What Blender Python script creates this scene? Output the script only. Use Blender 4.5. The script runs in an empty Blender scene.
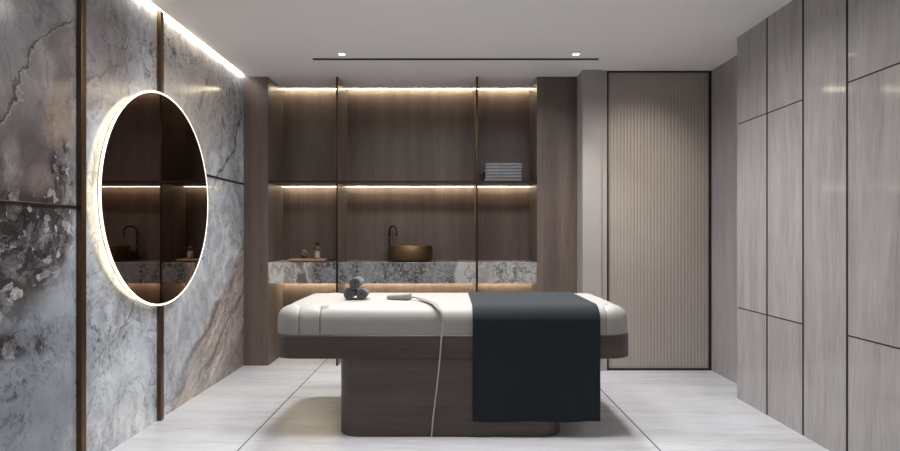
import bpy, bmesh, math, random
from mathutils import Vector, Matrix
random.seed(7)
S = bpy.context.scene
C = S.collection
PI = math.pi
EYE = 1.23      # camera height
H = 2.70        # ceiling height
F = 575.0       # focal length in pixels of the 900 px frame

# ------------------------------------------------------------------ materials
def lin(r, g, b):
    f = lambda c: (c/255/12.92) if c/255 <= 0.04045 else ((c/255+0.055)/1.055)**2.4
    return (f(r), f(g), f(b), 1.0)

class NB:
    """small node builder"""
    def __init__(s, name):
        s.m = bpy.data.materials.new(name); s.m.use_nodes = True
        s.t = s.m.node_tree
        s.b = s.t.nodes['Principled BSDF']
    def n(s, typ, **kw):
        nd = s.t.nodes.new(typ)
        for k, v in kw.items(): setattr(nd, k, v)
        return nd
    def link(s, a, b): s.t.links.new(a, b)
    def put(s, sock, v):
        if isinstance(v, bpy.types.NodeSocket): s.link(v, sock)
        else: sock.default_value = v
    def math(s, op, a, b=0.0, c=0.0, clamp=False):
        nd = s.n('ShaderNodeMath', operation=op, use_clamp=clamp)
        for i, v in enumerate((a, b, c)): s.put(nd.inputs[i], v)
        return nd.outputs[0]
    def vmath(s, op, a, b=(0,0,0)):
        nd = s.n('ShaderNodeVectorMath', operation=op)
        s.put(nd.inputs[0], a); s.put(nd.inputs[1], b)
        return nd.outputs[0]
    def coord(s):
        return s.n('ShaderNodeTexCoord').outputs['Object']
    def mapping(s, v, scale=(1,1,1), loc=(0,0,0), rot=(0,0,0)):
        nd = s.n('ShaderNodeMapping')
        s.link(v, nd.inputs[0]); nd.inputs[1].default_value = loc
        nd.inputs[2].default_value = rot; nd.inputs[3].default_value = scale
        return nd.outputs[0]
    def noise(s, v, scale=1.0, detail=4.0, rough=0.55, dist=0.0, col=False):
        nd = s.n('ShaderNodeTexNoise')
        s.link(v, nd.inputs['Vector']); nd.inputs['Scale'].default_value = scale
        nd.inputs['Detail'].default_value = detail; nd.inputs['Roughness'].default_value = rough
        nd.inputs['Distortion'].default_value = dist
        return nd.outputs['Color' if col else 'Fac']
    def voro(s, v, scale, feature='DISTANCE_TO_EDGE', out='Distance'):
        nd = s.n('ShaderNodeTexVoronoi', feature=feature)
        s.link(v, nd.inputs['Vector']); nd.inputs['Scale'].default_value = scale
        return nd.outputs[out]
    def ramp(s, f, stops, interp='LINEAR'):
        nd = s.n('ShaderNodeValToRGB'); cr = nd.color_ramp; cr.interpolation = interp
        while len(cr.elements) < len(stops): cr.elements.new(0.5)
        for e, (p, c) in zip(cr.elements, stops):
            e.position = p; e.color = c if len(c) == 4 else (*c, 1)
        s.put(nd.inputs[0], f)
        return nd.outputs[0]
    def mrange(s, f, a, b, c=0.0, d=1.0, smooth=True):
        nd = s.n('ShaderNodeMapRange', interpolation_type='SMOOTHSTEP' if smooth else 'LINEAR')
        s.put(nd.inputs[0], f)
        for i, v in enumerate((a, b, c, d)): nd.inputs[i+1].default_value = v
        return nd.outputs[0]
    def mix(s, f, a, b, mode='MIX'):
        nd = s.n('ShaderNodeMix', data_type='RGBA', blend_type=mode)
        s.put(nd.inputs[0], f); s.put(nd.inputs[6], a); s.put(nd.inputs[7], b)
        return nd.outputs[2]
    def sep(s, v):
        nd = s.n('ShaderNodeSeparateXYZ'); s.link(v, nd.inputs[0]); return nd.outputs
    def comb(s, x, y, z):
        nd = s.n('ShaderNodeCombineXYZ')
        for i, v in enumerate((x, y, z)): s.put(nd.inputs[i], v)
        return nd.outputs[0]
    def attr(s, name):
        return s.n('ShaderNodeAttribute', attribute_name=name).outputs['Fac']
    def bump(s, h, strength=0.2, dist=0.01):
        nd = s.n('ShaderNodeBump'); s.put(nd.inputs['Height'], h)
        nd.inputs['Strength'].default_value = strength; nd.inputs['Distance'].default_value = dist
        s.link(nd.outputs[0], s.b.inputs['Normal'])
    def fin(s, col=None, rough=None, metal=None, spec=None, sheen=None):
        for k, v in (('Base Color', col), ('Roughness', rough), ('Metallic', metal),
                     ('Specular IOR Level', spec), ('Sheen Weight', sheen)):
            if v is not None: s.put(s.b.inputs[k], v)
        return s.m

def m_plain(name, col, rough=0.6, metal=0.0, var=0.06, scale=6, spec=0.5, bump=0.0):
    k = NB(name); v = k.coord()
    n = k.noise(v, scale, 4)
    c2 = tuple(max(0, c*(1-var)) for c in col[:3]) + (1,)
    c3 = tuple(min(1, c*(1+var)) for c in col[:3]) + (1,)
    c = k.ramp(n, [(0.3, c2), (0.7, c3)])
    if bump: k.bump(k.noise(v, scale*20, 2), bump, 0.003)
    return k.fin(c, rough, metal, spec)

def m_emit(name, col, strength):
    k = NB(name)
    k.b.inputs['Base Color'].default_value = (0.8, 0.8, 0.8, 1)
    k.b.inputs['Emission Color'].default_value = col
    k.b.inputs['Emission Strength'].default_value = strength
    return k.m

def m_wood(name, dark, mid, light, axis='z', rough=0.42):
    k = NB(name); v = k.coord(); a = k.attr('piece')
    off = k.comb(k.math('MULTIPLY', a, 7.3), k.math('MULTIPLY', a, 3.1), k.math('MULTIPLY', a, 11.7))
    v = k.vmath('ADD', v, off)
    sc = {'z': (1, 1, 0.06), 'x': (0.06, 1, 1), 'y': (1, 0.06, 1)}[axis]
    u = k.mapping(v, sc)
    warp = k.noise(k.mapping(v, sc), 3.0, 2, col=True)
    u2 = k.vmath('ADD', u, k.vmath('MULTIPLY', k.vmath('SUBTRACT', warp, (.5, .5, .5)), (0.06, 0.06, 0.06)))
    broad = k.noise(u2, 9, 3, 0.55)
    fine = k.noise(u2, 75, 5, 0.65)
    pores = k.noise(k.mapping(v, tuple(1.0 if q == 1 else 0.025 for q in sc)), 260, 2, 0.5)
    f = k.math('ADD', k.math('MULTIPLY', broad, 0.62), k.math('MULTIPLY', fine, 0.38))
    c = k.ramp(f, [(0.30, dark), (0.50, mid), (0.70, light)])
    p = k.mrange(pores, 0.30, 0.45, 0.72, 1.0)
    c = k.mix(1.0, c, k.comb(p, p, p), 'MULTIPLY')
    k.bump(fine, 0.08, 0.004)
    return k.fin(c, rough)

# --- marble slabs of the left wall, drawn in (y, z) metres on the wall
def left_yz(px, py):
    d = 1.92/(449.0-px)
    return F*d, EYE+(234-py)*d

def m_marble_wall():
    k = NB('dramatic_marble'); P = k.coord()
    w1 = k.vmath('SUBTRACT', k.noise(P, 1.3, 5, 0.55, col=True), (.5, .5, .5))
    w2 = k.vmath('SUBTRACT', k.noise(P, 6.5, 5, 0.6, col=True), (.5, .5, .5))
    Pw = k.vmath('ADD', P, k.vmath('MULTIPLY', w1, (.55, .55, .55)))
    Pw = k.vmath('ADD', Pw, k.vmath('MULTIPLY', w2, (.10, .10, .10)))
    Ps = k.vmath('ADD', P, k.vmath('MULTIPLY', w2, (.13, .13, .13)))
    Ps = k.vmath('ADD', Ps, k.vmath('MULTIPLY', w1, (.20, .20, .20)))
    x, y, z = k.sep(P); xw, yw, zw = k.sep(Ps)
    fine = k.noise(Pw, 9, 8, 0.62)
    cloud = k.noise(k.mapping(Pw, (1, 1.5, .8), rot=(.6, 0, 0)), 1.5, 7, 0.58)
    # ground: cool grey blue, with paler and darker drifts
    base = k.ramp(cloud, [(.28, lin(146, 148, 154)), (.42, lin(166, 171, 179)), (.53, lin(184, 189, 196)), (.66, lin(206, 207, 208)), (.8, lin(188, 184, 180))])
    fr = k.mrange(fine, .3, .7, .80, 1.12)
    base = k.mix(1.0, base, k.comb(fr, fr, fr), 'MULTIPLY')
    def blob(px, py, rx, rz, soft=.5, rot=0.0):
        yc, zc = left_yz(px, py)
        dy = k.math('SUBTRACT', yw, yc); dz = k.math('SUBTRACT', zw, zc)
        if rot:
            cr, sr = math.cos(rot), math.sin(rot)
            dy, dz = (k.math('ADD', k.math('MULTIPLY', dy, cr), k.math('MULTIPLY', dz, sr)),
                      k.math('SUBTRACT', k.math('MULTIPLY', dz, cr), k.math('MULTIPLY', dy, sr)))
        a = k.math('DIVIDE', dy, rx); b = k.math('DIVIDE', dz, rz)
        r = k.math('SQRT', k.math('ADD', k.math('MULTIPLY', a, a), k.math('MULTIPLY', b, b)))
        return k.mrange(r, 1-soft, 1+soft, 1.0, 0.0)
    def over(col, mask, strength, c):
        return k.mix(k.math('MULTIPLY', mask, strength), col, c)
    mottle = k.mrange(cloud, .35, .65, .5, 1.0)
    # warm mauve upper part of the near slab, with a soft beige pool
    c = base
    c = over(c, blob(15, 40, .40, .46, .6), .82, lin(122, 115, 114))
    c = over(c, blob(30, 400, .42, .6, .5), .8, lin(116, 122, 131))
    c = over(c, blob(20, 165, .42, .28, .5), .90, lin(88, 78, 79))
    c = over(c, blob(58, 60, .09, .22, .5), .8, lin(112, 98, 98))
    c = over(c, blob(60, 115, .12, .15, .55), .9, lin(150, 134, 122))
    c = over(c, blob(45, 60, .05, .10, .7), .5, lin(170, 164, 160))
    c = over(c, blob(8, 150, .05, .12, .6), .6, lin(150, 146, 145))
    c = over(c, blob(40, 178, .12, .06, .6), .5, lin(140, 126, 120))
    c = over(c, blob(10, 200, .12, .10, .6), .85, lin(62, 54, 55))
    # near slab, below the brass line
    c = over(c, blob(15, 260, .24, .26, .5, .9), .85, lin(80, 74, 74))
    c = over(c, blob(58, 330, .16, .26, .6), .45, lin(150, 158, 168))
    # middle slab
    c = over(c, blob(110, 45, .30, .28, .6), .85, lin(124, 115, 116))
    c = over(c, blob(105, 95, .25, .14, .6), .55, lin(170, 158, 148))
    c = over(c, blob(150, 75, .12, .16, .6), .5, lin(170, 172, 176))
    c = over(c, blob(120, 380, .34, .22, .6), .7, lin(176, 184, 192))
    # far slab
    c = over(c, blob(195, 85, .60, .50, .6), .85, lin(192, 185, 181))
    c = over(c, blob(200, 330, .5, .30, .6), .65, lin(180, 184, 190))
    # crackled breccia zones
    ve = k.voro(Ps, 23); vc = k.voro(Ps, 23, 'F1', 'Color'); ve2 = k.voro(Pw, 48)
    stone = k.sep(vc)[0]
    lines = k.mrange(ve, .0, .10, 1.0, 0.0)
    lines2 = k.mrange(ve2, .0, .14, 1.0, 0.0)
    breccia = k.ramp(stone, [(.0, lin(52, 46, 47)), (.5, lin(78, 70, 70)), (.78, lin(126, 121, 121)), (1, lin(186, 186, 187))])
    breccia = k.mix(k.math('MULTIPLY', lines, .85), breccia, lin(38, 34, 36))
    breccia = k.mix(k.math('MULTIPLY', lines2, .65), breccia, lin(44, 41, 44))
    zone = None
    gate = k.mrange(k.noise(Pw, 8, 6, .7), .36, .50)
    for a in ((62, 180, .09, .22, .3), (56, 200, .12, .10, .3), (18, 255, .30, .28, .3, .95), (62, 225, .10, .16, .4), (62, 245, .05, .13, .5), (42, 218, .09, .06, .5),
              (12, 348, .16, .07, .5), (34, 345, .10, .06, .6)):
        bl = blob(*a); zone = bl if zone is None else k.math('MAXIMUM', zone, bl)
    zone = k.math('MULTIPLY', zone, gate)
    c = k.mix(k.math('MULTIPLY', zone, .97), c, breccia)
    # finely speckled zones, dark specks on pale ground
    speck = k.mrange(k.noise(Pw, 24, 6, .72), .52, .64)
    z2 = None
    for a in ((118, 38, .20, .20, .6), (152, 60, .14, .22, .6), (172, 50, .22, .14, .6), (105, 325, .10, .30, .5), (128, 325, .16, .12, .5),
              (72, 390, .03, .34, .6), (95, 340, .05, .3, .6), (235, 300, .34, .18, .5), (230, 105, .4, .3, .5), (20, 395, .14, .2, .6), (40, 345, .2, .1, .6)):
        bl = blob(*a); z2 = bl if z2 is None else k.math('MAXIMUM', z2, bl)
    c = k.mix(k.math('MULTIPLY', k.math('MULTIPLY', z2, speck), .75), c, lin(66, 64, 69))
    # curves y = f(z)
    def curve(pts):
        nd = k.n('ShaderNodeFloatCurve')
        pts = sorted((zz/2.9, yy/6.0) for yy, zz in (left_yz(*p) for p in pts))
        cm = nd.mapping.curves[0]
        while len(cm.points) < len(pts): cm.points.new(.5, .5)
        for p, q in zip(cm.points, pts): p.location = q; p.handle_type = 'AUTO'
        nd.mapping.extend = 'HORIZONTAL'; nd.mapping.update()
        k.put(nd.inputs['Value'], k.math('DIVIDE', z, 2.9))
        yv = k.math('ADD', y, k.math('MULTIPLY', k.sep(w2)[1], .26))
        return k.math('SUBTRACT', yv, k.math('MULTIPLY', nd.outputs[0], 6.0)), k.math('DIVIDE', z, 2.9), pts
    # brown band across the far slab
    da, zn, pa = curve([(255, 225), (238, 255), (222, 290), (203, 330), (185, 375), (160, 428)])
    db, _, _ = curve([(300, 225), (285, 262), (255, 310), (235, 350), (222, 378), (205, 410)])
    below = k.mrange(zn, left_yz(243, 225)[1]/2.9-.02, left_yz(243, 225)[1]/2.9+.06, 1, 0)
    inband = k.math('MULTIPLY', k.mrange(da, -.04, .06), below)
    al = k.math('ADD', k.math('MULTIPLY', yw, .82), k.math('MULTIPLY', zw, .57))
    ac = k.math('SUBTRACT', k.math('MULTIPLY', zw, .82), k.math('MULTIPLY', yw, .57))
    streak = k.noise(k.comb(ac, k.math('MULTIPLY', al, .16), 0.0), 7, 8, .62)
    band = k.ramp(streak, [(.30, lin(72, 62, 60)), (.42, lin(128, 116, 110)), (.50, lin(176, 166, 158)), (.56, lin(140, 127, 120)), (.64, lin(196, 190, 184)), (.75, lin(120, 108, 103))])
    c = k.mix(k.math('MULTIPLY', inband, .88), c, band)
    dark2 = k.math('MULTIPLY', k.mrange(db, -.35, .05), k.math('MULTIPLY', inband, .6))
    c = k.mix(dark2, c, lin(104, 93, 90))
    # long veins
    def vein(col, pts, wdt, strength, c, both=True):
        d, zn, pp = curve(pts)
        m = k.mrange(k.math('ABSOLUTE', d), 0, wdt, 1, 0)
        lo = k.mrange(zn, pp[0][0]-.006, pp[0][0]+.006); hi = k.mrange(zn, pp[-1][0]-.006, pp[-1][0]+.006, 1, 0)
        m = k.math('MULTIPLY', m, k.math('MULTIPLY', lo, hi))
        return k.mix(k.math('MULTIPLY', m, strength), col, c)
    c = vein(c, [(-8, 132), (0, 121), (12, 105), (24, 75), (30, 52), (36, 42), (50, 34), (64, 23), (72, 20)], .015, .8, lin(50, 44, 46))
    c = vein(c, [(-8, 136), (0, 125), (14, 107), (26, 76), (32, 54), (38, 44), (52, 36), (66, 25), (74, 22)], .008, .35, lin(190, 184, 180))
    c = vein(c, [(212, 190), (219, 172), (230, 158), (236, 140), (240, 118)], .035, .8, lin(66, 58, 55))
    c = vein(c, [(96, 362), (104, 350), (118, 338), (127, 322), (132, 300)], .016, .65, lin(66, 66, 71))
    c = vein(c, [(176, 398), (196, 345), (207, 330), (219, 300)], .10, .55, lin(64, 55, 53))
    c = vein(c, [(84, 92), (92, 80), (104, 70), (118, 62)], .03, .45, lin(84, 78, 78))
    # thin free veins
    rid = k.math('ABSOLUTE', k.math('SUBTRACT', k.noise(k.mapping(Pw, (1, 1.4, .8)), 1.9, 5, .5), .5))
    c = k.mix(k.math('MULTIPLY', k.mrange(rid, 0, .012, 1, 0), .42), c, lin(80, 76, 78))
    c = k.mix(k.math('MULTIPLY', k.mrange(k.math('ABSOLUTE', k.math('SUBTRACT', cloud, .61)), 0, .012, 1, 0), .12), c, lin(214, 212, 210))
    tex = k.mrange(k.noise(Pw, 4.5, 10, .70), .30, .70, .82, 1.26, False)
    c = k.mix(1.0, c, k.comb(tex, tex, tex), 'MULTIPLY')
    hair = k.math('ABSOLUTE', k.math('SUBTRACT', k.noise(k.mapping(Ps, (1, 1, .6)), 5.5, 6, .6), .5))
    c = k.mix(k.math('MULTIPLY', k.mrange(hair, 0, .02, 1, 0), .30), c, lin(84, 78, 78))
    return k.fin(c, k.mrange(fine, .3, .7, .12, .22), None, .5)

def m_marble_counter():
    k = NB('counter_marble'); P = k.coord()
    w = k.vmath('SUBTRACT', k.noise(P, 3.2, 5, .6, col=True), (.5, .5, .5))
    Pw = k.vmath('ADD', P, k.vmath('MULTIPLY', w, (.22, .22, .22)))
    x = k.sep(Pw)[0]
    gran = k.noise(Pw, 38, 7, .72); cl = k.noise(k.mapping(Pw, (1.6, 1, .7)), 4, 5, .55)
    layer = k.noise(k.mapping(Pw, (1.6, 1, .5), rot=(0, .55, 0)), 4.2, 5, .5)
    left = k.ramp(layer, [(.30, lin(96, 84, 80)), (.42, lin(176, 168, 162)), (.50, lin(206, 202, 198)), (.56, lin(150, 140, 134)), (.60, lin(196, 190, 186)), (.72, lin(120, 108, 103))])
    grey = k.ramp(gran, [(.38, lin(46, 43, 44)), (.48, lin(84, 82, 83)), (.56, lin(120, 119, 120)), (.70, lin(160, 158, 157))])
    grey = k.mix(k.mrange(cl, .42, .60, 0, .6), grey, lin(130, 131, 134))
    grey = k.mix(k.mrange(cl, .30, .44, .6, 0), grey, lin(66, 63, 64))
    right = k.ramp(k.noise(k.mapping(Pw, (1.3, 1, .5), rot=(0, .5, 0)), 6, 5, .5), [(.3, lin(136, 134, 131)), (.47, lin(166, 164, 161)), (.5, lin(112, 111, 111)), (.53, lin(168, 166, 163)), (.8, lin(150, 147, 145))])
    gran2 = k.mrange(gran, .52, .60)
    c = k.mix(k.mrange(x, -.97, -.88), left, grey)
    brown = k.math('MULTIPLY', k.mrange(x, -1.22, -1.10), k.mrange(x, -.98, -.86, 1, 0))
    c = k.mix(k.math('MULTIPLY', brown, k.mrange(layer, .42, .52, .9, .3)), c, lin(92, 83, 80))
    c = k.mix(k.mrange(x, .40, .46), c, right)
    endg = k.math('MULTIPLY', k.mrange(x, .72, .80), gran2)
    c = k.mix(endg, c, lin(84, 84, 88))
    return k.fin(c, .25)

def m_travertine(name, tint=1.0, rough=.09):
    k = NB(name); P = k.coord(); a = k.attr('piece')
    off = k.comb(k.math('MULTIPLY', a, 5.1), k.math('MULTIPLY', a, 9.7), k.math('MULTIPLY', a, 2.3))
    v = k.vmath('ADD', P, off)
    w = k.vmath('SUBTRACT', k.noise(k.mapping(v, (1, 1, .45)), 1.6, 2, .5, col=True), (.5, .5, .5))
    u = k.vmath('ADD', k.mapping(v, (1, 1, .08)), k.vmath('MULTIPLY', w, (.16, .16, .0)))
    f = k.math('ADD', k.math('MULTIPLY', k.noise(u, 11, 4, .55), .55), k.math('MULTIPLY', k.noise(u, 60, 4, .6), .45))
    t = lambda r, g, b: lin(r*tint, g*tint, b*tint)
    c = k.ramp(f, [(.30, t(142, 136, 136)), (.44, t(158, 152, 152)), (.55, t(167, 162, 162)), (.70, t(176, 171, 171))])
    return k.fin(c, rough)

def m_floor():
    k = NB('veined_floor_stone'); P = k.coord()
    a = k.math('FLOOR', k.math('DIVIDE', k.math('ADD', k.sep(P)[0], 1.2), 2.4))
    off = k.comb(k.math('MULTIPLY', a, 3.3), k.math('MULTIPLY', a, 1.37), 0.0)
    v = k.vmath('ADD', P, off)
    w = k.vmath('SUBTRACT', k.noise(v, 1.2, 2, .5, col=True), (.5, .5, .5))
    u = k.vmath('ADD', k.mapping(v, (.10, 1, 1)), k.vmath('MULTIPLY', w, (0, .05, 0)))
    f = k.math('ADD', k.math('MULTIPLY', k.noise(u, 7, 4, .55), .55), k.math('MULTIPLY', k.noise(u, 42, 4, .6), .45))
    c = k.ramp(f, [(.30, lin(176, 175, 180)), (.42, lin(196, 196, 201)), (.54, lin(207, 209, 214)), (.7, lin(215, 217, 222))])
    return k.fin(c, .24, None, .5)

def m_cloth(name, col, var=.1, rough=.95, scale=260, sheen=.2):
    k = NB(name); P = k.coord()
    wv = k.math('MULTIPLY', k.math('SINE', k.math('MULTIPLY', k.sep(P)[0], scale*3)), k.math('SINE', k.math('MULTIPLY', k.math('ADD', k.sep(P)[1], k.sep(P)[2]), scale*3)))
    n = k.noise(P, 40, 4, .6)
    f = k.math('ADD', k.math('MULTIPLY', wv, .08), n)
    c = k.ramp(f, [(.3, tuple(q*(1-var) for q in col[:3])+(1,)), (.7, tuple(min(1, q*(1+var)) for q in col[:3])+(1,))])
    k.bump(k.noise(P, scale*2, 3, .6), .25, .002)
    return k.fin(c, rough, None, .25, sheen)

M = {}
M['ceiling'] = m_plain('ceiling_paint', lin(240, 237, 236), .85, var=.01, scale=2)
M['marble'] = m_marble_wall()
M['counter'] = m_marble_counter()
M['trav'] = m_travertine('wall_travertine')
M['trav_plain'] = m_travertine('recess_travertine', .97, .35)
M['pilaster'] = m_plain('pilaster_plaster', lin(166, 161, 158), .6, var=.02, scale=3)
M['floor'] = m_floor()
M['wood'] = m_wood('smoked_walnut', lin(84, 71, 66), lin(101, 87, 81), lin(116, 103, 96))
M['wood_h'] = m_wood('smoked_walnut_lying', lin(64, 53, 49), lin(82, 69, 64), lin(97, 83, 77), 'x', .4)
M['bronze'] = m_plain('brushed_bronze', lin(104, 82, 62), .32, .9, var=.08, scale=30)
M['bronze_dark'] = m_plain('dark_bronze', lin(72, 57, 45), .35, .9, var=.08, scale=30)
M['basin'] = m_plain('brushed_dark_brass', lin(96, 76, 54), .46, .85, var=.06, scale=30)
M['black'] = m_plain('black_metal', lin(34, 29, 28), .5, .3, var=.05)
M['gap'] = m_plain('joint_black', lin(30, 27, 26), .9)  # near-black tone of the joints and the slot channel themselves
M['door'] = m_plain('ribbed_door_lacquer', lin(166, 156, 148), .5, var=.03, scale=3)
M['leather'] = m_plain('cream_leather', lin(168, 165, 161), .5, var=.015, scale=5, bump=.05)
M['seam'] = m_plain('seam_crease_shade', lin(118, 112, 107), .7, var=.03)  # crease shade put into the colour of the seam tubes
M['blanket'] = m_cloth('charcoal_wool', lin(37, 43, 48), .04, sheen=.12)
M['roll'] = m_cloth('charcoal_terry', lin(82, 84, 88), .15)
M['towel'] = m_cloth('grey_terry', lin(140, 141, 146), .12)
M['tray'] = m_wood('pale_oak', lin(120, 88, 66), lin(150, 116, 90), lin(172, 138, 110), 'x', .5)
M['plastic'] = m_plain('pale_grey_plastic', lin(142, 138, 133), .4, var=.02)
M['cord'] = m_plain('pale_cord', lin(198, 192, 186), .5, var=.02)
M['plastic_dark'] = m_plain('grey_plastic_edge', lin(104, 99, 95), .45, var=.03)
M['led_warm'] = m_emit('warm_led', (1.0, .87, .60, 1), 18)
M['led_cove'] = m_emit('cove_led', (1.0, .93, .80, 1), 34)
M['led_mirror'] = m_emit('mirror_led', (1.0, .88, .64, 1), 1.25)
M['led_back'] = m_emit('mirror_back_led', (1.0, .86, .62, 1), 5)
M['led_low'] = m_emit('warm_led_under_worktop', (1.0, .87, .60, 1), 34)
M['lens'] = m_emit('downlight_lens', (1.0, .93, .84, 1), 8)
def m_mirror():
    k = NB('bronze_mirror'); v = k.coord(); n = k.noise(v, 2, 2)
    c = k.ramp(n, [(.2, lin(150, 134, 126)), (.8, lin(153, 137, 129))])
    return k.fin(c, .02, 1.0)
M['mirror'] = m_mirror()
def m_glass(name, col, rough=.03):
    k = NB(name)
    k.b.inputs['Transmission Weight'].default_value = 1.0
    k.b.inputs['IOR'].default_value = 1.45
    n = k.noise(k.coord(), 8, 2)
    c2 = tuple(q*.95 for q in col[:3])+(1,)
    return k.fin(k.ramp(n, [(.3, c2), (.7, col)]), rough)
M['glass'] = m_glass('clear_glass', (.95, .95, .93, 1))
M['amber'] = m_plain('amber_liquid', lin(92, 48, 30), .25, var=.05)
M['cream_wax'] = m_plain('pale_lotion', lin(206, 190, 168), .5, var=.03)

# ------------------------------------------------------------------ mesh helpers
def obj(name, bm, mat, parent=None, smooth=False, angle=35):
    me = bpy.data.meshes.new(name)
    bmesh.ops.recalc_face_normals(bm, faces=bm.faces[:])
    if smooth:
        for f in bm.faces: f.smooth = True
        for e in bm.edges:
            if len(e.link_faces) == 2 and e.calc_face_angle(0) > math.radians(angle): e.smooth = False
    bm.to_mesh(me); bm.free()
    o = bpy.data.objects.new(name, me); C.objects.link(o)
    me.materials.append(mat)
    if parent: o.parent = parent
    return o

def struct(name, bm, mat, parent=None, **kw):
    o = obj(name, bm, mat, parent, **kw); o['kind'] = 'structure'; return o

def thing(name, label, cat, loc=(0, 0, 0), rz=0, group=None):
    o = bpy.data.objects.new(name, None); C.objects.link(o)
    o.empty_display_size = .1; o.location = loc; o.rotation_euler = (0, 0, rz)
    return tag(o, label, cat, group)

def tag(o, label, cat, group=None):
    o['label'] = label; o['category'] = cat
    if group: o['group'] = group
    return o

def box(bm, x0, x1, y0, y1, z0, z1, bev=0.0, piece=None):
    m = Matrix.Translation(((x0+x1)/2, (y0+y1)/2, (z0+z1)/2)) @ Matrix.Diagonal((x1-x0, y1-y0, z1-z0, 1))
    g = bmesh.ops.create_cube(bm, size=1, matrix=m)
    vs = g['verts']
    if bev:
        es = list({e for v in vs for e in v.link_edges})
        r = bmesh.ops.bevel(bm, geom=es, offset=bev, segments=2, affect='EDGES', profile=.5)
        vs = list({v for f in r['faces'] for v in f.verts} | {v for v in vs if v.is_valid})
    if piece is not None:
        lay = bm.verts.layers.float.get('piece') or bm.verts.layers.float.new('piece')
        for v in vs: v[lay] = piece
    return vs

def B(*a, **k):
    bm = bmesh.new()
    if 'piece' in k: bm.verts.layers.float.new('piece')
    box(bm, *a, **k); return bm

def loft(bm, rings, close=True, cap0=True, cap1=True):
    vr = [[bm.verts.new(p) for p in r] for r in rings]
    n = len(rings[0])
    for a, b in zip(vr, vr[1:]):
        for i in range(n if close else n-1):
            j = (i+1) % n
            bm.faces.new((a[i], a[j], b[j], b[i]))
    if cap0: bm.faces.new(vr[0][::-1])
    if cap1: bm.faces.new(vr[-1])
    return vr

def lathe(bm, prof, center=(0, 0, 0), n=48, cap0=True, cap1=True, axis='z'):
    rings = []
    for r, z in prof:
        ring = []
        for i in range(n):
            a = 2*PI*i/n
            p = (r*math.cos(a), r*math.sin(a), z)
            if axis == 'x': p = (z, r*math.cos(a), r*math.sin(a))
            if axis == 'y': p = (r*math.cos(a), z, r*math.sin(a))
            ring.append((p[0]+center[0], p[1]+center[1], p[2]+center[2]))
        rings.append(ring)
    return loft(bm, rings, True, cap0, cap1)

def smooth_path(pts, n=8):
    P = [Vector(p) for p in pts]; P = [2*P[0]-P[1]]+P+[2*P[-1]-P[-2]]
    out = []
    for i in range(1, len(P)-2):
        for k in range(n):
            t = k/n
            a, b, c, d = P[i-1:i+3]
            out.append(.5*((2*b)+(c-a)*t+(2*a-5*b+4*c-d)*t*t+(3*b-a-3*c+d)*t**3))
    out.append(P[-2]); return out

def tube(bm, pts, rad, n=12, flat=1.0, up=Vector((0, 0, 1))):
    rings = []
    for i, p in enumerate(pts):
        t = (pts[min(i+1, len(pts)-1)]-pts[max(i-1, 0)]).normalized()
        u = t.cross(up)
        if u.length < 1e-3: u = t.cross(Vector((0, 1, 0)))
        u.normalize(); w = u.cross(t).normalized()
        r = rad(i/(len(pts)-1)) if callable(rad) else rad
        rings.append([tuple(p+u*r*math.cos(2*PI*k/n)+w*r*flat*math.sin(2*PI*k/n)) for k in range(n)])
    return loft(bm, rings)

def rrect(x0, x1, y0, y1, r, n=14):
    pts = []
    for cx, cy, a0 in ((x1-r, y0+r, -PI/2), (x1-r, y1-r, 0), (x0+r, y1-r, PI/2), (x0+r, y0+r, PI)):
        for i in range(n+1):
            a = a0+PI/2*i/n; pts.append((cx+r*math.cos(a), cy+r*math.sin(a)))
    return pts

def rprism(bm, x0, x1, y0, y1, r, z0, z1, bev=.004, n=14):
    rings = []
    for d, z in ((bev, z0), (0, z0+bev), (0, z1-bev), (bev, z1)):
        rings.append([(x, y, z) for x, y in rrect(x0+d, x1-d, y0+d, y1-d, r-d, n)])
    loft(bm, rings)

def copy_thing(o, loc, rz, label, group=None):
    c = o.copy(); C.objects.link(c); c.location = loc; c.rotation_euler = (0, 0, rz); c['label'] = label
    if group: c['group'] = group
    for ch in o.children:
        d = ch.copy(); C.objects.link(d); d.parent = c
        for g in ch.children:
            e = g.copy(); C.objects.link(e); e.parent = d
    return c

# ------------------------------------------------------------------ the setting
XL, XR, XR2 = -1.92, 2.16, 2.365      # left wall, right wall, recessed right wall
YF, YN, YB = -1.6, 5.37, 5.86        # wall behind the camera, niche front, niche back
COVE = XL+.032                        # light slot along the left wall

bm = bmesh.new()                     # floor with two joints at x = -1.2 and 1.2
for a, b in ((-2.2, -1.204), (-1.196, 1.196), (1.204, 2.7)):
    box(bm, a, b, -1.8, 6.1, -.08, 0)
for a in (-1.2, 1.2): box(bm, a-.004, a+.004, -1.8, 6.1, -.08, -.001)
fl = struct('floor', bm, M['floor'])
fl.data.materials.append(M['gap'])
for p in fl.data.polygons:
    if p.index >= 18: p.material_index = 1

bm = bmesh.new()
box(bm, COVE, 2.7, -1.8, 6.1, H, H+.08)
box(bm, -2.2, COVE+.12, -1.8, YN+.02, H+.20, H+.26)
box(bm, COVE+.06, COVE+.12, -1.8, YN+.02, H+.08, H+.20)
struct('ceiling', bm, M['ceiling'])
struct('wall_left', B(-2.1, XL, -1.8, 6.1, 0, H+.2), M['marble'])
struct('wall_front', B(-2.2, 2.7, -1.8, YF, 0, H+.2), M['wood'])
bm = bmesh.new(); box(bm, -2.1, 2.7, 5.90, 6.1, 0, H)
struct('wall_back', bm, M['pilaster'])

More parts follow.
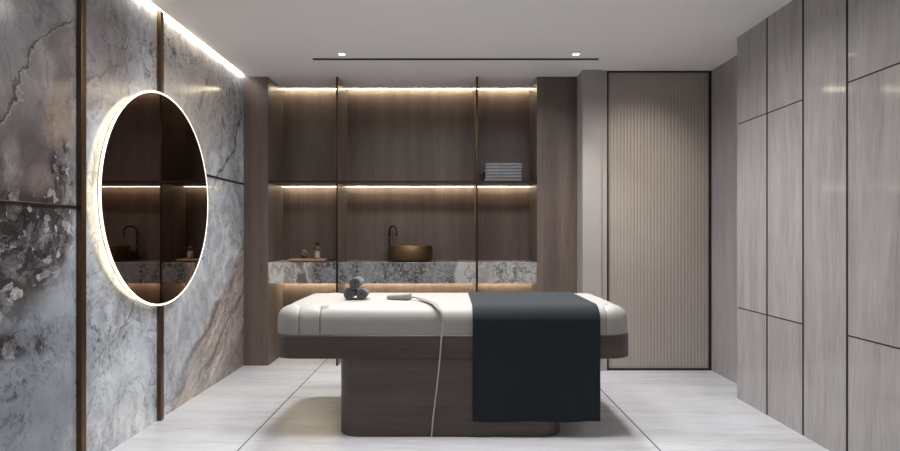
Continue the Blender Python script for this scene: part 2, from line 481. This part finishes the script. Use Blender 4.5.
# right wall: stone slabs with open black joints
bm = bmesh.new(); bm.verts.layers.float.new('piece')
g = .0042
def slabs(bm):
    k = 0
    cols = [4.30, 3.906, 3.508, 3.12]
    y = 3.12
    while y > -1.9: y -= .40; cols.append(y)
    for i, (y1, y0) in enumerate(zip(cols, cols[1:])):
        if i == 2 or i % 4 == 0 and i > 2: zs = [0, H]
        elif i == 3: zs = [0, .68, 2.05, H]
        else: zs = [0, .68, 2.05, H]
        for z0, z1 in zip(zs, zs[1:]):
            k += 1
            ext = 0 if i == 0 else g
            box(bm, XR, XR+.022, y0+g*2.2, y1-ext*2.2, z0+(g if z0 else 0), z1-(g if z1 < H else 0), piece=k*.37)
slabs(bm)
wr = struct('wall_right', bm, M['trav'])
n0 = len(wr.data.polygons)
struct('wall_right_core', B(XR+.0012, 2.7, -1.8, 4.300, 0, H), M['gap'], wr)
bm = bmesh.new(); bm.verts.layers.float.new('piece'); box(bm, XR, XR2+.01, 4.30, 4.312, 0, H, piece=3.3)
struct('wall_right_return', bm, M['trav'], wr)
bm = bmesh.new(); bm.verts.layers.float.new('piece'); box(bm, XR2, 2.7, 4.31, 5.9, 0, H, piece=8.1)
struct('wall_recess', bm, M['trav_plain'])

# pilaster between the cabinet and the door
bm = bmesh.new(); box(bm, 1.197, 1.364, 5.15, 5.92, 0, H)
struct('wall_pilaster', bm, M['pilaster'])

# bronze trims on the left wall
def trim(i, y0, y1, z0, z1, p, mat='bronze'):
    o = struct('trim_%d' % i, B(XL-.004, XL+p, y0, y1, z0, z1, bev=.002), M[mat]); return o
trim(1, 2.965, 3.005, 0, H, .026); trim(2, 3.78, 3.822, 0, H, .026)
trim(3, -1.6, 2.965, 1.362, 1.376, .012, 'bronze_dark'); trim(4, 3.822, 5.365, 1.688, 1.702, .012, 'bronze_dark')
trim(5, 2.1, 2.14, 0, H, .026)

# door: fluted leaf in a thin dark frame
door = bpy.data.objects.new('door_1', None); C.objects.link(door); door.location = (1.9, 5.19, 0)
door['kind'] = 'structure'
def D(bm, name, mat, **kw):
    bmesh.ops.translate(bm, verts=bm.verts[:], vec=(-1.9, -5.19, 0)); return struct(name, bm, M[mat], door, **kw)
bm = bmesh.new()
box(bm, 1.420, 1.438, 5.18, 5.30, 0, H); box(bm, 2.350, 2.365, 5.18, 5.30, 0, H)
box(bm, 1.438, 2.350, 5.18, 5.30, H-.010, H); box(bm, 1.438, 2.350, 5.185, 5.30, 0, .016)
D(bm, 'door_frame', 'black')
D(B(1.364, 1.420, 5.17, 5.9, 0, H), 'door_jamb', 'pilaster')
bm = bmesh.new()                       # the flutes: shallow half round ribs
nr = 30; x0, x1 = 1.438, 2.350; w = (x1-x0)/nr
pts = [(x0, 5.24)]
for i in range(nr):
    for s in range(9):
        t = s/8; pts.append((x0+w*(i+.04+.92*t), 5.203-.0018*math.sin(PI*t)))
pts.append((x1, 5.24))
loft(bm, [[(x, y, .016) for x, y in pts], [(x, y, H-.010) for x, y in pts]])
D(bm, 'door_leaf', 'door', smooth=True, angle=50)

# ------------------------------------------------------------------ recessed ceiling fittings
vent = thing('linear_ceiling_slot', 'long thin black slot set in the white ceiling before the cabinet', 'ceiling vent', (.056, 4.83, H))
bm = bmesh.new()
L2 = 1.2
box(bm, -L2, L2, -.019, -.014, -.004, 0); box(bm, -L2, L2, .014, .019, -.004, 0)
box(bm, -L2, -L2+.008, -.014, .014, -.004, 0); box(bm, L2-.008, L2, -.014, .014, -.004, 0)
obj('frame', bm, M['black'], vent)
bm = bmesh.new(); box(bm, -L2+.008, L2-.008, -.014, .014, -.0015, 0); obj('channel', bm, M['gap'], vent)
bm = bmesh.new(); box(bm, -L2+.008, L2-.008, -.002, .002, -.0035, -.0015); obj('blade', bm, M['black'], vent)

def downlight(x, y, label, power, group, aim=None, size=110, rad=.06, tilt=0, col=(1, .988, .975)):
    t = thing('recessed_downlight', label, 'ceiling light', (x, y, H), 0, group)
    bm = bmesh.new(); lathe(bm, [(.026, 0), (.026, -.003), (.036, -.003), (.038, 0)], n=32, cap0=False, cap1=False); obj('trim_ring', bm, M['ceiling'], t, True)
    bm = bmesh.new(); lathe(bm, [(.026, -.0005), (.026, -.002), (.018, -.003)], n=32); obj('lens', bm, M['lens'], t, True)
    if aim:
        ld = bpy.data.lights.new('downlight_beam', 'SPOT'); ld.spot_size = math.radians(size); ld.spot_blend = 1.0; ld.shadow_soft_size = rad
    else:
        ld = bpy.data.lights.new('downlight_beam', 'AREA'); ld.shape = 'DISK'; ld.size = rad*2; ld.spread = math.radians(size)
    ld.energy = power; ld.color = col
    lo = bpy.data.objects.new('downlight_beam', ld); C.objects.link(lo); lo.location = (x, y, H-.01)
    tgt = Vector(aim) if aim else Vector((x*.85, y-tilt, 0))
    lo.rotation_euler = (tgt-lo.location).to_track_quat('-Z', 'Y').to_euler()
    return t
G = 'recessed downlights in the white ceiling'
PW = 17
downlight(-.875, 4.70, 'small round downlight in the ceiling, near the left end of the black slot', PW, G, size=110, rad=.12, tilt=.9)
downlight(1.038, 4.70, 'small round downlight in the ceiling, near the right end of the black slot', PW, G, size=110, rad=.12, tilt=.9)
G2 = 'added downlights, out of view over the front of the room'
for x, s in ((-.70, 'left'), (.10, 'middle'), (.90, 'right')):  # lamps added out of view to light the table from above
    downlight(x, 3.50, 'added unseen ceiling downlight above the treatment table, %s of its row of three' % s, PW*1.15, G2, size=165, rad=.32)
downlight(1.72, 3.5, 'added unseen ceiling downlight turned towards the ribbed door', 62, G2, aim=(1.68, 5.19, 1.75), size=46, rad=.03, col=(1, .90, .76))  # added out of view to make the warm glow on the door

# cove light along the left wall
cv = thing('cove_light', 'bright light strip hidden in the ceiling slot along the marble wall', 'light strip', (COVE, 1.9, H))
obj('profile', B(-.004, .0, -3.4, 3.45, .012, .06), M['ceiling'], cv)
obj('led_strip', B(-.009, -.004, -3.4, 3.45, .016, .056), M['led_cove'], cv)

# ------------------------------------------------------------------ built-in cabinet wall
cab = thing('built_in_shelving', 'dark walnut niche unit filling the back wall, with glowing shelf lines', 'shelving', (-.36, YN, 0))
ox, oy = -.36, YN
def K(bm, name, mat, **kw):
    bmesh.ops.translate(bm, verts=bm.verts[:], vec=(-ox, -oy, 0)); return obj(name, bm, M[mat], kw.pop('parent', cab), **kw)
X1, X2, X3, X4 = -1.69, -1.046, .2615, .822
K(B(XL+.002, X1, YN, YB+.03, 0, H-.001, bev=.002, piece=.4), 'side_panel', 'wood')
K(B(X4, 1.195, YN, YB+.03, 0, H-.001, bev=.002, piece=2.9), 'side_panel', 'wood')
dt = .008
for i, (a, b) in enumerate(((X1, X2-dt), (X2+dt, X3-dt), (X3+dt, X4))):
    bm = bmesh.new(); bm.verts.layers.float.new('piece')
    box(bm, a, b, YB, YB+.025, 0, H-.001, piece=1.7+i*2.3)
    K(bm, 'back_panel', 'wood')
    s = K(B(a, b, YN+.003, YB, 1.710, 1.728, bev=.001, piece=i*.7), 'shelf', 'wood_h')
    K(B(a, b, YN, YN+.003, 1.709, 1.729), 'shelf_edge', 'bronze_dark', parent=s)
    K(B(a+.004, b-.004, YB-.05, YB-.02, 1.7085, 1.7098), 'led_strip', 'led_warm', parent=s)
    K(B(a+.004, b-.004, YB-.05, YB-.02, H-.0035, H-.002), 'led_strip', 'led_warm')
    K(B(a+.004, b-.004, YB-.055, YB-.02, .766, .7675), 'led_strip', 'led_low')
for x in (X2, X3):
    d = K(B(x-dt, x+dt, YN+.003, YB+.02, 0, H-.001, piece=x), 'divider', 'wood')
    K(B(x-dt-.0005, x+dt+.0005, YN-.002, YN+.003, 0, H-.001), 'divider_edge', 'bronze_dark', parent=d)

# marble worktop in three slabs between the dividers
top = thing('marble_worktop', 'thick grey veined marble worktop running through the walnut niche', 'worktop', (-.36, YN, .768))
for a, b in ((X1+.001, X2-dt-.001), (X2+dt+.001, X3-dt-.001), (X3+dt+.001, X4-.001)):
    bm = B(a, b, YN+.002, YB-.0005, .768, .964, bev=.002)
    bmesh.ops.translate(bm, verts=bm.verts[:], vec=(-ox, -oy, -.768))
    obj('slab', bm, M['counter'], top)
ZC = .964

# ------------------------------------------------------------------ round mirror
mir = thing('round_mirror', 'large round bronze-tinted mirror with a glowing rim on the marble wall', 'mirror', (XL, 3.77, 1.457))
RM = .693
bm = bmesh.new(); lathe(bm, [(.60, .001), (.60, .036), (RM-.003, .036), (RM, .038), (RM, .042), (.5, .042)], n=128, axis='x'); obj('backplate', bm, M['black'], mir, True)
bm = bmesh.new(); lathe(bm, [(.630, .0330), (.665, .0330), (.665, .0358), (.630, .0358), (.630, .0330)], n=128, axis='x', cap0=False, cap1=False); obj('back_light', bm, M['led_back'], mir, True)
bm = bmesh.new(); lathe(bm, [(RM-.012, .042), (RM, .042), (RM, .050), (RM-.002, .052), (RM-.012, .052), (RM-.012, .042)], n=128, axis='x', cap0=False, cap1=False)
obj('light_ring', bm, M['led_mirror'], mir, True)
bm = bmesh.new(); lathe(bm, [(RM-.0125, .0425), (RM-.0125, .051)], n=128, axis='x'); obj('mirror_glass', bm, M['mirror'], mir, True)

# ------------------------------------------------------------------ basin, tap, tray
bs = thing('vessel_basin', 'round bronze vessel basin standing on the marble worktop', 'basin', (-.378, 5.615, ZC))
bm = bmesh.new(); lathe(bm, [(.17, 0), (.205, .004), (.215, .014), (.218, .03), (.218, .150), (.215, .154), (.209, .154), (.206, .150), (.200, .05), (.16, .022), (.04, .016)], n=72)
obj('bowl', bm, M['basin'], bs, True, 50)
bm = bmesh.new(); lathe(bm, [(.024, .016), (.024, .019), (.016, .021)], n=24); obj('drain', bm, M['bronze_dark'], bs, True)

tp = thing('basin_tap', 'tall dark bronze swan-neck tap behind the round basin', 'tap', (-.60, 5.785, ZC))
bm = bmesh.new(); lathe(bm, [(.026, 0), (.026, .006), (.018, .010)], n=28); obj('base', bm, M['bronze_dark'], tp, True)
dv = Vector((.64, -.77, 0))
pts = [Vector((0, 0, .008)), Vector((0, 0, .12)), Vector((0, 0, .282))]
R_ = .064
for i in range(1, 13):
    a = PI*i/12*1.04
    pts.append(Vector((0, 0, .282))+dv*(R_*(1-math.cos(a)))+Vector((0, 0, R_*math.sin(a))))
pts.append(pts[-1]+Vector((0, 0, -.03)))
bm = bmesh.new(); tube(bm, smooth_path(pts, 4), .0095, 14); obj('spout', bm, M['bronze_dark'], tp, True)
bm = bmesh.new(); tube(bm, smooth_path([(-.006, -.01, .13), (-.03, -.02, .132), (-.06, -.028, .134)], 4), lambda t: .008-.003*t, 10); obj('handle', bm, M['bronze_dark'], tp, True)

tr = thing('wooden_tray', 'pale wooden serving board at the left end of the worktop', 'tray', (-1.325, 5.50, ZC))
bm = bmesh.new(); bm.verts.layers.float.new('piece')
rprism(bm, -.20, .16, -.085, .085, .02, .012, .030, .003)
obj('board', bm, M['tray'], tr, True)
bm = bmesh.new(); rprism(bm, .155, .225, -.025, .025, .012, .013, .029, .003); obj('handle', bm, M['black'], tr, True)
for x in (-.17, .13): obj('foot', B(x-.01, x+.01, -.06, .06, 0, .012), M['tray'], tr)
ZT = ZC+.030
gl = thing('glass_candle', 'small clear glass with dark amber filling, left on the wooden board', 'glass', (-1.385, 5.50, ZT))
bm = bmesh.new(); lathe(bm, [(.022, 0), (.029, .002), (.031, .008), (.031, .086), (.0295, .087), (.0285, .086), (.0285, .010), (.01, .006)], n=32); obj('cup', bm, M['glass'], gl, True, 50)
bm = bmesh.new(); lathe(bm, [(.0275, .011), (.0275, .032), (.01, .033)], n=28); obj('filling', bm, M['amber'], gl, True)
bo = thing('lotion_bottle', 'tall slim clear bottle with dark stopper on the wooden board', 'bottle', (-1.262, 5.505, ZT))
bm = bmesh.new(); lathe(bm, [(.024, 0), (.029, .002), (.030, .008), (.030, .098), (.026, .110), (.012, .118), (.011, .132)], n=32); obj('body', bm, M['glass'], bo, True, 50)
bm = bmesh.new(); lathe(bm, [(.020, .008), (.020, .070), (.008, .072)], n=24); obj('lotion', bm, M['cream_wax'], bo, True)
bm = bmesh.new(); lathe(bm, [(.014, .130), (.014, .140), (.024, .142), (.024, .154), (.018, .157)], n=28); obj('stopper', bm, M['black'], bo, True)

# ------------------------------------------------------------------ folded towels on the right shelf
def towel_mesh(w, d, t, seed):
    """one towel folded in two: a U of cloth with the round fold to the front"""
    rnd = random.Random(seed)
    bm = bmesh.new()
    th = t/2*.94
    outer = [(d, t-.001), (d*.5, t), (.02, t)]
    for i in range(1, 8):
        a = PI/2+PI*i/8; outer.append((.012+.013*math.cos(a), t/2+t/2*math.sin(a)))
    outer += [(.02, 0), (d*.5, 0), (d, .001)]
    inner = [(d, th), (.02, th), (.014, t/2), (.02, t-th), (d, t-th)]
    prof = outer+[(d, th*.98), (d*.5, th), (.022, th), (.016, t/2), (.022, t-th), (d*.5, t-th), (d, t-th*.98)]
    rings = []; N = 22
    ph = rnd.uniform(0, 6)
    for k in range(N+1):
        u = k/N; x = -w/2+w*u
        e = 1-.35*max(0, abs(2*u-1)-.93)/.07
        dz = .0007*math.sin(u*7+ph)*math.sin(PI*u)+.0005*math.sin(u*17+ph*2)*math.sin(PI*u)
        dy = .003*math.sin(u*5+ph)
        rings.append([(x, y+dy, t/2+(z-t/2)*e+dz*(z/t)) for y, z in prof])
    loft(bm, rings)
    return bm
GT = 'folded grey towels on the walnut shelf'
names = ['lowest of the stack', 'second from the bottom of the stack', 'third from the bottom of the stack', 'third from the top of the stack', 'second from the top of the stack', 'topmost of the stack']
for i in range(6):
    o = obj('folded_towel', towel_mesh(.352+random.uniform(-.006, .006), .30, .0280, i), M['towel'], None, True, 50)
    o.location = (.515+random.uniform(-.005, .005), 5.43+random.uniform(0, .008), 1.7285+i*.0292)
    tag(o, 'folded grey towel on the right walnut shelf, %s' % names[i], 'towel', GT)

# ------------------------------------------------------------------ treatment table
TX, TY0, TY1 = .022, 3.484, 4.42
TXL, TXR = -1.078, 1.122
bed = thing('treatment_table', 'massage table with cream padded top on a dark walnut pedestal', 'massage table', (TX, (TY0+TY1)/2, 0))
bx, by = TX, (TY0+TY1)/2
def T(bm, name, mat, **kw):
    bmesh.ops.translate(bm, verts=bm.verts[:], vec=(-bx, -by, 0)); return obj(name, bm, M[mat], bed, **kw)
bm = bmesh.new(); rprism(bm, -.676, .695, TY0+.001, TY1-.001, .13, 0, .474, .003, 20); T(bm, 'pedestal', 'wood_h', smooth=True)
bm = bmesh.new(); rprism(bm, TXL, TXR, TY0, TY1, .13, .473, .616, .005, 20); T(bm, 'frame', 'wood_h', smooth=True)
RC = .14
ZTOP, ZS, ZE = .785, .618, .70
def sdf_in(x, y):
    """distance inside the rounded outline of the padded top"""
    hx, hy = (TXR-TXL)/2-.004, (TY1-TY0)/2-.004
    qx, qy = abs(x-(TXL+TXR)/2)-(hx-RC), abs(y-(TY0+TY1)/2)-(hy-RC)
    return -(math.hypot(max(qx, 0), max(qy, 0))+min(max(qx, qy), 0)-RC)
RH = .11
def top_z(x, y, ):
    d = max(0, sdf_in(x, y))
    if d >= RH: return ZTOP
    t = 1-d/RH
    return ZE+(ZTOP-ZE)*max(0, 1-t**2.3)**(1/2.3)
YC = (TY0+TY1)/2
HX = -.785
CA, CB = .167, .25          # corner pads: length along the side and along the end
def nose(x): return YC-(3.555+.175*(1-math.exp(-max(0, HX-x)/.07)))
def seam_d(x, y):
    """signed region and distance to the stitched seams"""
    ds = 9; reg = 'cushion'
    for cx, sx in ((TXL, 1), (TXR, -1)):
        for cy, sy in ((TY0, 1), (TY1, -1)):
            u, v = (x-cx)*sx/CA, (y-cy)*sy/CB
            q = math.hypot(u, v)
            if q < 1.6:
                g = math.hypot(u/CA, v/CB)/max(q, 1e-5)
                ds = min(ds, abs(q-1)/max(g, 1e-5))
            if q < 1: reg = 'corner%+d%+d' % (sx, sy)
    w_ = abs(y-YC)
    if x < HX:
        dv = nose(x); sl = 2.5*math.exp(-(HX-x)/.07)
        ds = min(ds, abs(w_-dv)/math.sqrt(1+sl*sl))
        if w_ > dv and reg == 'cushion': reg = 'head+' if y > YC else 'head-'
    if w_ > nose(HX): ds = min(ds, abs(x-HX))
    dn = math.hypot(x-HX-.008, w_-nose(HX)-.003)
    return ds, reg, dn
def build_cushion():
    hx, hy = (TXR-TXL)/2-.004, (TY1-TY0)/2-.004
    cx, cy = (TXL+TXR)/2, YC
    # outline sampled densely
    per = []
    def seg(p, q, step):
        n = max(1, int(math.dist(p, q)/step))
        for i in range(n): per.append((p[0]+(q[0]-p[0])*i/n, p[1]+(q[1]-p[1])*i/n))
    def arc(ax, ay, a0, n=40):
        for i in range(n): a = a0+PI/2*i/n; per.append((ax+RC*math.cos(a), ay+RC*math.sin(a)))
    xa, xb, ya, yb = cx-hx, cx+hx, cy-hy, cy+hy
    def long_side(y, rev):
        xs = [xa+RC, HX-.06, HX+.08, xb-RC]
        st = [.005, .0035, .012]
        if rev:
            for i in (2, 1, 0): seg((xs[i+1], y), (xs[i], y), st[i])
        else:
            for i in range(3): seg((xs[i], y), (xs[i+1], y), st[i])
    long_side(ya, False); arc(xb-RC, ya+RC, -PI/2)
    seg((xb, ya+RC), (xb, yb-RC), .012); arc(xb-RC, yb-RC, 0)
    long_side(yb, True); arc(xa+RC, yb-RC, PI/2)
    seg((xa, yb-RC), (xa, ya+RC), .012); arc(xa+RC, ya+RC, PI)
    n = len(per)
    sp = .30
    def spine(p):      # nearest point of a short inner segment
        return (min(max(p[0], xa+hy), xb-hy), cy)
    verts = []; rings = []
    for z in (ZS, ZS+.002, ZS+.02, ZS+.045, ZE):
        rings.append([(x, y, z) for x, y in per])
    ts = [.004, .012, .025, .04, .06, .08, .10, .125, .15, .175, .20, .23, .26, .29, .32, .36, .40, .44, .48, .52, .56, .60, .65, .70, .75, .80, .86, .92, .97]
    for t in ts:
        r = []
        for p in per:
            s = spine(p); x, y = p[0]+(s[0]-p[0])*t, p[1]+(s[1]-p[1])*t
            r.append((x, y, top_z(x, y)))
        rings.append(r)
    # displace at the seams
    out = []
    for ri, r in enumerate(rings):
        o = []
        for i, (x, y, z) in enumerate(r):
            ds, reg, dn = seam_d(x, y)
            dep = .009*math.exp(-(ds/.0045)**2)
            pad = .004*(1-math.exp(-(ds/.05)**2))
            dep2 = .028*math.exp(-(dn/.020)**2)
            # outward direction
            d = sdf_in(x, y); e = 1e-3
            gx = (sdf_in(x+e, y)-sdf_in(x-e, y))/(2*e); gy = (sdf_in(x, y+e)-sdf_in(x, y-e))/(2*e)
            k = min(1, max(0, (z-ZE)/(ZTOP-ZE)))
            hz, hr = k, (1-k)
            if ri < 2: hr *= .5
            m = dep+dep2-pad
            x2, y2, z2 = x+gx*hr*(dep+dep2), y+gy*hr*(dep+dep2), z-hz*m
            if ri == 0: z2 = ZS
            o.append((x2, y2, z2, reg))
        out.append(o)
    regs = {}
    def face(idx, reg): regs.setdefault(reg, []).append(idx)
    co = [v[:3] for r in out for v in r]
    for k in range(len(out)-1):
        for i in range(n):
            j = (i+1) % n
            face((k*n+i, k*n+j, (k+1)*n+j, (k+1)*n+i), out[k][i][3])
    last = [(len(out)-1)*n+i for i in range(n)]
    face(tuple(last), 'cushion')
    return co, regs
co, regs = build_cushion()
def T2(reg, name):
    fs = regs[reg]
    used = {}; vs = []; nf = []
    for f in fs:
        g = []
        for i in f:
            if i not in used: used[i] = len(vs); vs.append((co[i][0]-bx, co[i][1]-by, co[i][2]))
            g.append(used[i])
        nf.append(g)
    me = bpy.data.meshes.new(name); me.from_pydata(vs, [], nf); me.update()
    me.polygons.foreach_set('use_smooth', [True]*len(me.polygons))
    me.materials.append(M['leather'])
    o = bpy.data.objects.new(name, me); C.objects.link(o); o.parent = bed
    return o
T2('cushion', 'cushion'); T2('head-', 'head_bolster'); T2('head+', 'head_bolster')
for r in list(regs):
    if r.startswith('corner'): T2(r, 'corner_pad')

# stitched seams: added dark tubes paint the shade of the creases
def seam_path(plan):
    out = []
    for x, y in plan:
        d = sdf_in(x, y)
        if d < .0035: continue
        out.append(Vector((x, y, top_z(x, y)-.0045)))
    return out
def drop(p):           # carry a seam straight down the side of the pad
    e = 1e-3
    g = Vector(((sdf_in(p.x+e, p.y)-sdf_in(p.x-e, p.y)), (sdf_in(p.x, p.y+e)-sdf_in(p.x, p.y-e)), 0)).normalized()
    q = p-g*(sdf_in(p.x, p.y)-.0058)
    return [Vector((q.x, q.y, z)) for z in (ZE-.002, .67, .65, ZS+.002)]
def seam(pts):
    bm = bmesh.new(); tube(bm, pts, .0023, 8)
    bmesh.ops.translate(bm, verts=bm.verts[:], vec=(-bx, -by, 0))
    return obj('seam', bm, M['seam'], bed, True)
for cx, sx in ((TXL, 1), (TXR, -1)):
    for cy, sy in ((TY0, 1), (TY1, -1)):
        plan = [(cx+sx*CA*math.cos(PI/2*i/60), cy+sy*CB*math.sin(PI/2*i/60)) for i in range(61)]
        p = seam_path(plan)
        seam(drop(p[0])[::-1]+p+drop(p[-1]))
for sg in (-1, 1):
    ye = YC+sg*((TY1-TY0)/2-.0078); yn = YC+sg*nose(HX)
    plan = [(HX, ye+(yn-ye)*i/12) for i in range(12)]
    plan += [(HX-.235*(i/50)**1.5, YC+sg*nose(HX-.235*(i/50)**1.5)) for i in range(51)]
    p = seam_path(plan); seam(drop(p[0])[::-1]+p)

# ------------------------------------------------------------------ blanket over the table
def blanket():
    x0, x1 = .143, .914
    off = .0065
    sec = [(TY1-.004, .30), (TY1-.004, .45), (TY1-.004, .60)]
    N = 60
    for i in range(N+1):
        y = YC+((TY1-TY0)/2-.0041)*math.cos(PI*i/N)
        sec.append((y, top_z(.5, y)))
    fr = [(TY0+.004, z) for z in (.66, .64, .62, .59, .55, .48, .40, .32, .24, .17, .12, .096)]
    sec += fr
    prof = []
    for i, (y, z) in enumerate(sec):
        a = sec[max(i-1, 0)]; b = sec[min(i+1, len(sec)-1)]
        ty, tz = b[0]-a[0], b[1]-a[1]; l = math.hypot(ty, tz)
        q = min(1, max(0, (abs(tz/l)-.6)/.4)); prof.append((y+off*(1+.7*q*q)*tz/l, z-off*ty/l))
    bm = bmesh.new(); NX = 40
    rings = []
    lay = []
    for sgn in (0, 1):
        rows = []
        for j in range(NX+1):
            u = j/NX; x = x0+(x1-x0)*u
            row = []
            for i, (y, z) in enumerate(prof):
                dn = Vector((0, 0, 1))
                a = Vector((0, *prof[max(i-1, 0)])); b = Vector((0, *prof[min(i+1, len(prof)-1)]))
                t = (b-a).normalized(); nrm = Vector((0, t.z, -t.y))
                if nrm.z < -.01: nrm = -nrm
                if abs(nrm.z) < .02: nrm = Vector((0, -1 if y < YC else 1, 0))
                hang = max(0, (.62-z)/.52) if y < YC else 0
                wv = .0035*hang*math.sin(u*13+.6)+.002*hang*math.sin(u*29)
                zz = z + (.0035*math.sin(u*13+2.0)*hang if i == len(prof)-1 else 0)
                p = Vector((x, y-abs(wv), zz))+nrm*(.005*sgn)
                row.append(bm.verts.new(p))
            rows.append(row)
        lay.append(rows)
    n = len(prof)
    for sgn in (0, 1):
        for j in range(NX):
            for i in range(n-1):
                q = (lay[sgn][j][i], lay[sgn][j+1][i], lay[sgn][j+1][i+1], lay[sgn][j][i+1])
                bm.faces.new(q)
    for i in range(n-1):
        for j in (0, NX): bm.faces.new((lay[0][j][i], lay[0][j][i+1], lay[1][j][i+1], lay[1][j][i]))
    for j in range(NX):
        for i in (0, n-1): bm.faces.new((lay[0][j][i], lay[0][j+1][i], lay[1][j+1][i], lay[1][j][i]))
    return bm
bl = obj('blanket', blanket(), M['blanket'], None, True, 60)
tag(bl, 'dark charcoal blanket draped across the right half of the massage table', 'blanket')

# ------------------------------------------------------------------ three rolled towels
def roll_bm(r, length, seed):
    bm = bmesh.new()
    turns = 3.4; n = 110; th = r/turns*.95
    P = []
    for i in range(n+1):
        a = 2*PI*turns*i/n; rr = .006+(r-.006-th*.5)*(i/n)
        P.append((rr, a))
    # cloth ribbon wound into a spiral: a closed outline swept along the roll
    outl = [((rr+th*.5)*math.cos(a), (rr+th*.5)*math.sin(a)) for rr, a in P]+[((rr-th*.42)*math.cos(a), (rr-th*.42)*math.sin(a)) for rr, a in reversed(P)]
    inset = [(rr*math.cos(a), rr*math.sin(a)) for rr, a in P]
    inset = [((rr+th*.25)*math.cos(a), (rr+th*.25)*math.sin(a)) for rr, a in P]+[((rr-th*.2)*math.cos(a), (rr-th*.2)*math.sin(a)) for rr, a in reversed(P)]
    ring = lambda pts, y: [(x, y, z) for x, z in pts]
    rings = [ring(inset, 0), ring(outl, .006), ring(outl, length*.5), ring(outl, length-.006), ring(inset, length)]
    m = len(outl); vr = loft(bm, rings, True, False, False)
    half = n+1
    for vrow in (vr[0], vr[-1]):
        for i in range(half-1):
            bm.faces.new((vrow[i], vrow[i+1], vrow[m-2-i], vrow[m-1-i]))
    return bm
GR = 'rolled dark towels on the massage table'
rr = .0415
lab = ['rolled dark grey towel, lower left of the three on the massage table', 'rolled dark grey towel, lower right of the three on the massage table', 'rolled dark grey towel lying on top of the other two rolls']
zt = ZTOP+.0045
src = None
for i, (x, y, z, rz, ro) in enumerate(((-.668, 3.82, zt+rr, .02, .4), (-.668+2*rr+.003, 3.825, zt+rr, .06, 2.2), (-.668+rr+.001, 3.815, zt+rr+rr*1.735, -.03, 4.0))):
    o = obj('rolled_towel', roll_bm(rr, .16, i), M['roll'], None, True, 60)
    o.location = (x, y, z); o.rotation_euler = (0, ro, rz); o.rotation_mode = 'XYZ'
    # spin about its own axis first, then turn on the table
    o.rotation_euler = (Matrix.Rotation(rz, 3, 'Z') @ Matrix.Rotation(ro, 3, 'Y')).to_euler()
    tag(o, lab[i], 'towel', GR)

# ------------------------------------------------------------------ handheld device with hose and cord
def px(pxx, pyy, Y): return Vector(((pxx-449)*Y/F, Y, EYE+(234-pyy)*Y/F))
dev = thing('massage_handset', 'pale grey flat handset with curved hose and cord on the massage table', 'massage device', (-.335, 3.86, zt))
O = Vector((-.335, 3.86, zt))
bm = bmesh.new()
rings = []
for z, d in ((.003, .006), (.007, .001), (.016, 0), (.027, .001), (.035, .006), (.039, .014)):
    ring = []
    for i in range(40):
        a = 2*PI*i/40
        ca, sa = math.cos(a), math.sin(a)
        X = math.copysign(abs(ca)**.6, ca)*(.088-d); Yy = math.copysign(abs(sa)**.7, sa)*(.040-d)
        Yy *= 1-.30*max(0, -X/.088)
        ring.append((X, Yy, z*(1+.30*X/.088)))
    rings.append(ring)
loft(bm, rings)
hb = obj('handset_body', bm, M['plastic'], dev, True, 50); hb.rotation_euler = (0, 0, -.28)
bm = bmesh.new(); rprism(bm, -.070, .074, -.028, .028, .012, 0, .004, .001, 6); q = obj('base_pad', bm, M['plastic_dark'], dev, True); q.rotation_euler = (0, 0, -.28)
# hose runs over the padded top and down to the edge
def on_top(x, y, lift): return Vector((x, y, top_z(x, y)+.004+lift))
hp = [Vector((-.262, 3.838, zt+.016)), Vector((-.225, 3.825, zt+.020)), on_top(-.165, 3.735, .013), on_top(-.125, 3.63, .012), on_top(-.096, 3.555, .015), on_top(-.068, 3.510, .018)+Vector((0, -.006, 0)), on_top(-.048, 3.494, .012)+Vector((0, -.012, 0)), Vector((-.036, TY0-.013, .700))]
hs = smooth_path([p-O for p in hp], 8)
bm = bmesh.new(); tube(bm, hs, lambda t: .009+.010*math.sin(PI*min(1, t*1.02))**1.2-.0035*t, 14, .55)
obj('hose', bm, M['plastic'], dev, True)
cp = [Vector((-.036, TY0-.012, .703)), Vector((-.040, TY0-.009, .68)), Vector((-.046, TY0-.005, .60)), Vector((-.058, TY0-.005, .45)), Vector((-.080, TY0-.005, .25)), Vector((-.098, TY0-.005, .10)), Vector((-.104, TY0-.006, .02)), Vector((-.106, TY0-.012, .0045)), Vector((-.107, TY0-.03, .0042))]
bm = bmesh.new(); tube(bm, smooth_path([p-O for p in cp], 8), .0042, 10)
obj('cord', bm, M['cord'], dev, True)

# ------------------------------------------------------------------ world, camera, view
w = bpy.data.worlds.new('World'); S.world = w; w.use_nodes = True
w.node_tree.nodes['Background'].inputs[0].default_value = (.9, .95, 1, 1)
w.node_tree.nodes['Background'].inputs[1].default_value = .02

cam = bpy.data.cameras.new('Camera'); co_ = bpy.data.objects.new('Camera', cam); C.objects.link(co_)
co_.location = (0, 0, EYE); co_.rotation_euler = (PI/2, 0, 0)
cam.sensor_width = 36; cam.lens = 36*F/900
cam.shift_x = 1/900; cam.shift_y = 8.5/900
cam.clip_start = .05
S.camera = co_
S.view_settings.view_transform = 'Standard'; S.view_settings.look = 'None'
S.view_settings.gamma = 1; S.view_settings.use_curve_mapping = False
S.view_settings.exposure = 0.32
S.cycles.use_denoising = True
S.cycles.max_bounces = 12; S.cycles.diffuse_bounces = 8; S.cycles.glossy_bounces = 5; S.cycles.transmission_bounces = 8
S.cycles.sample_clamp_indirect = 6
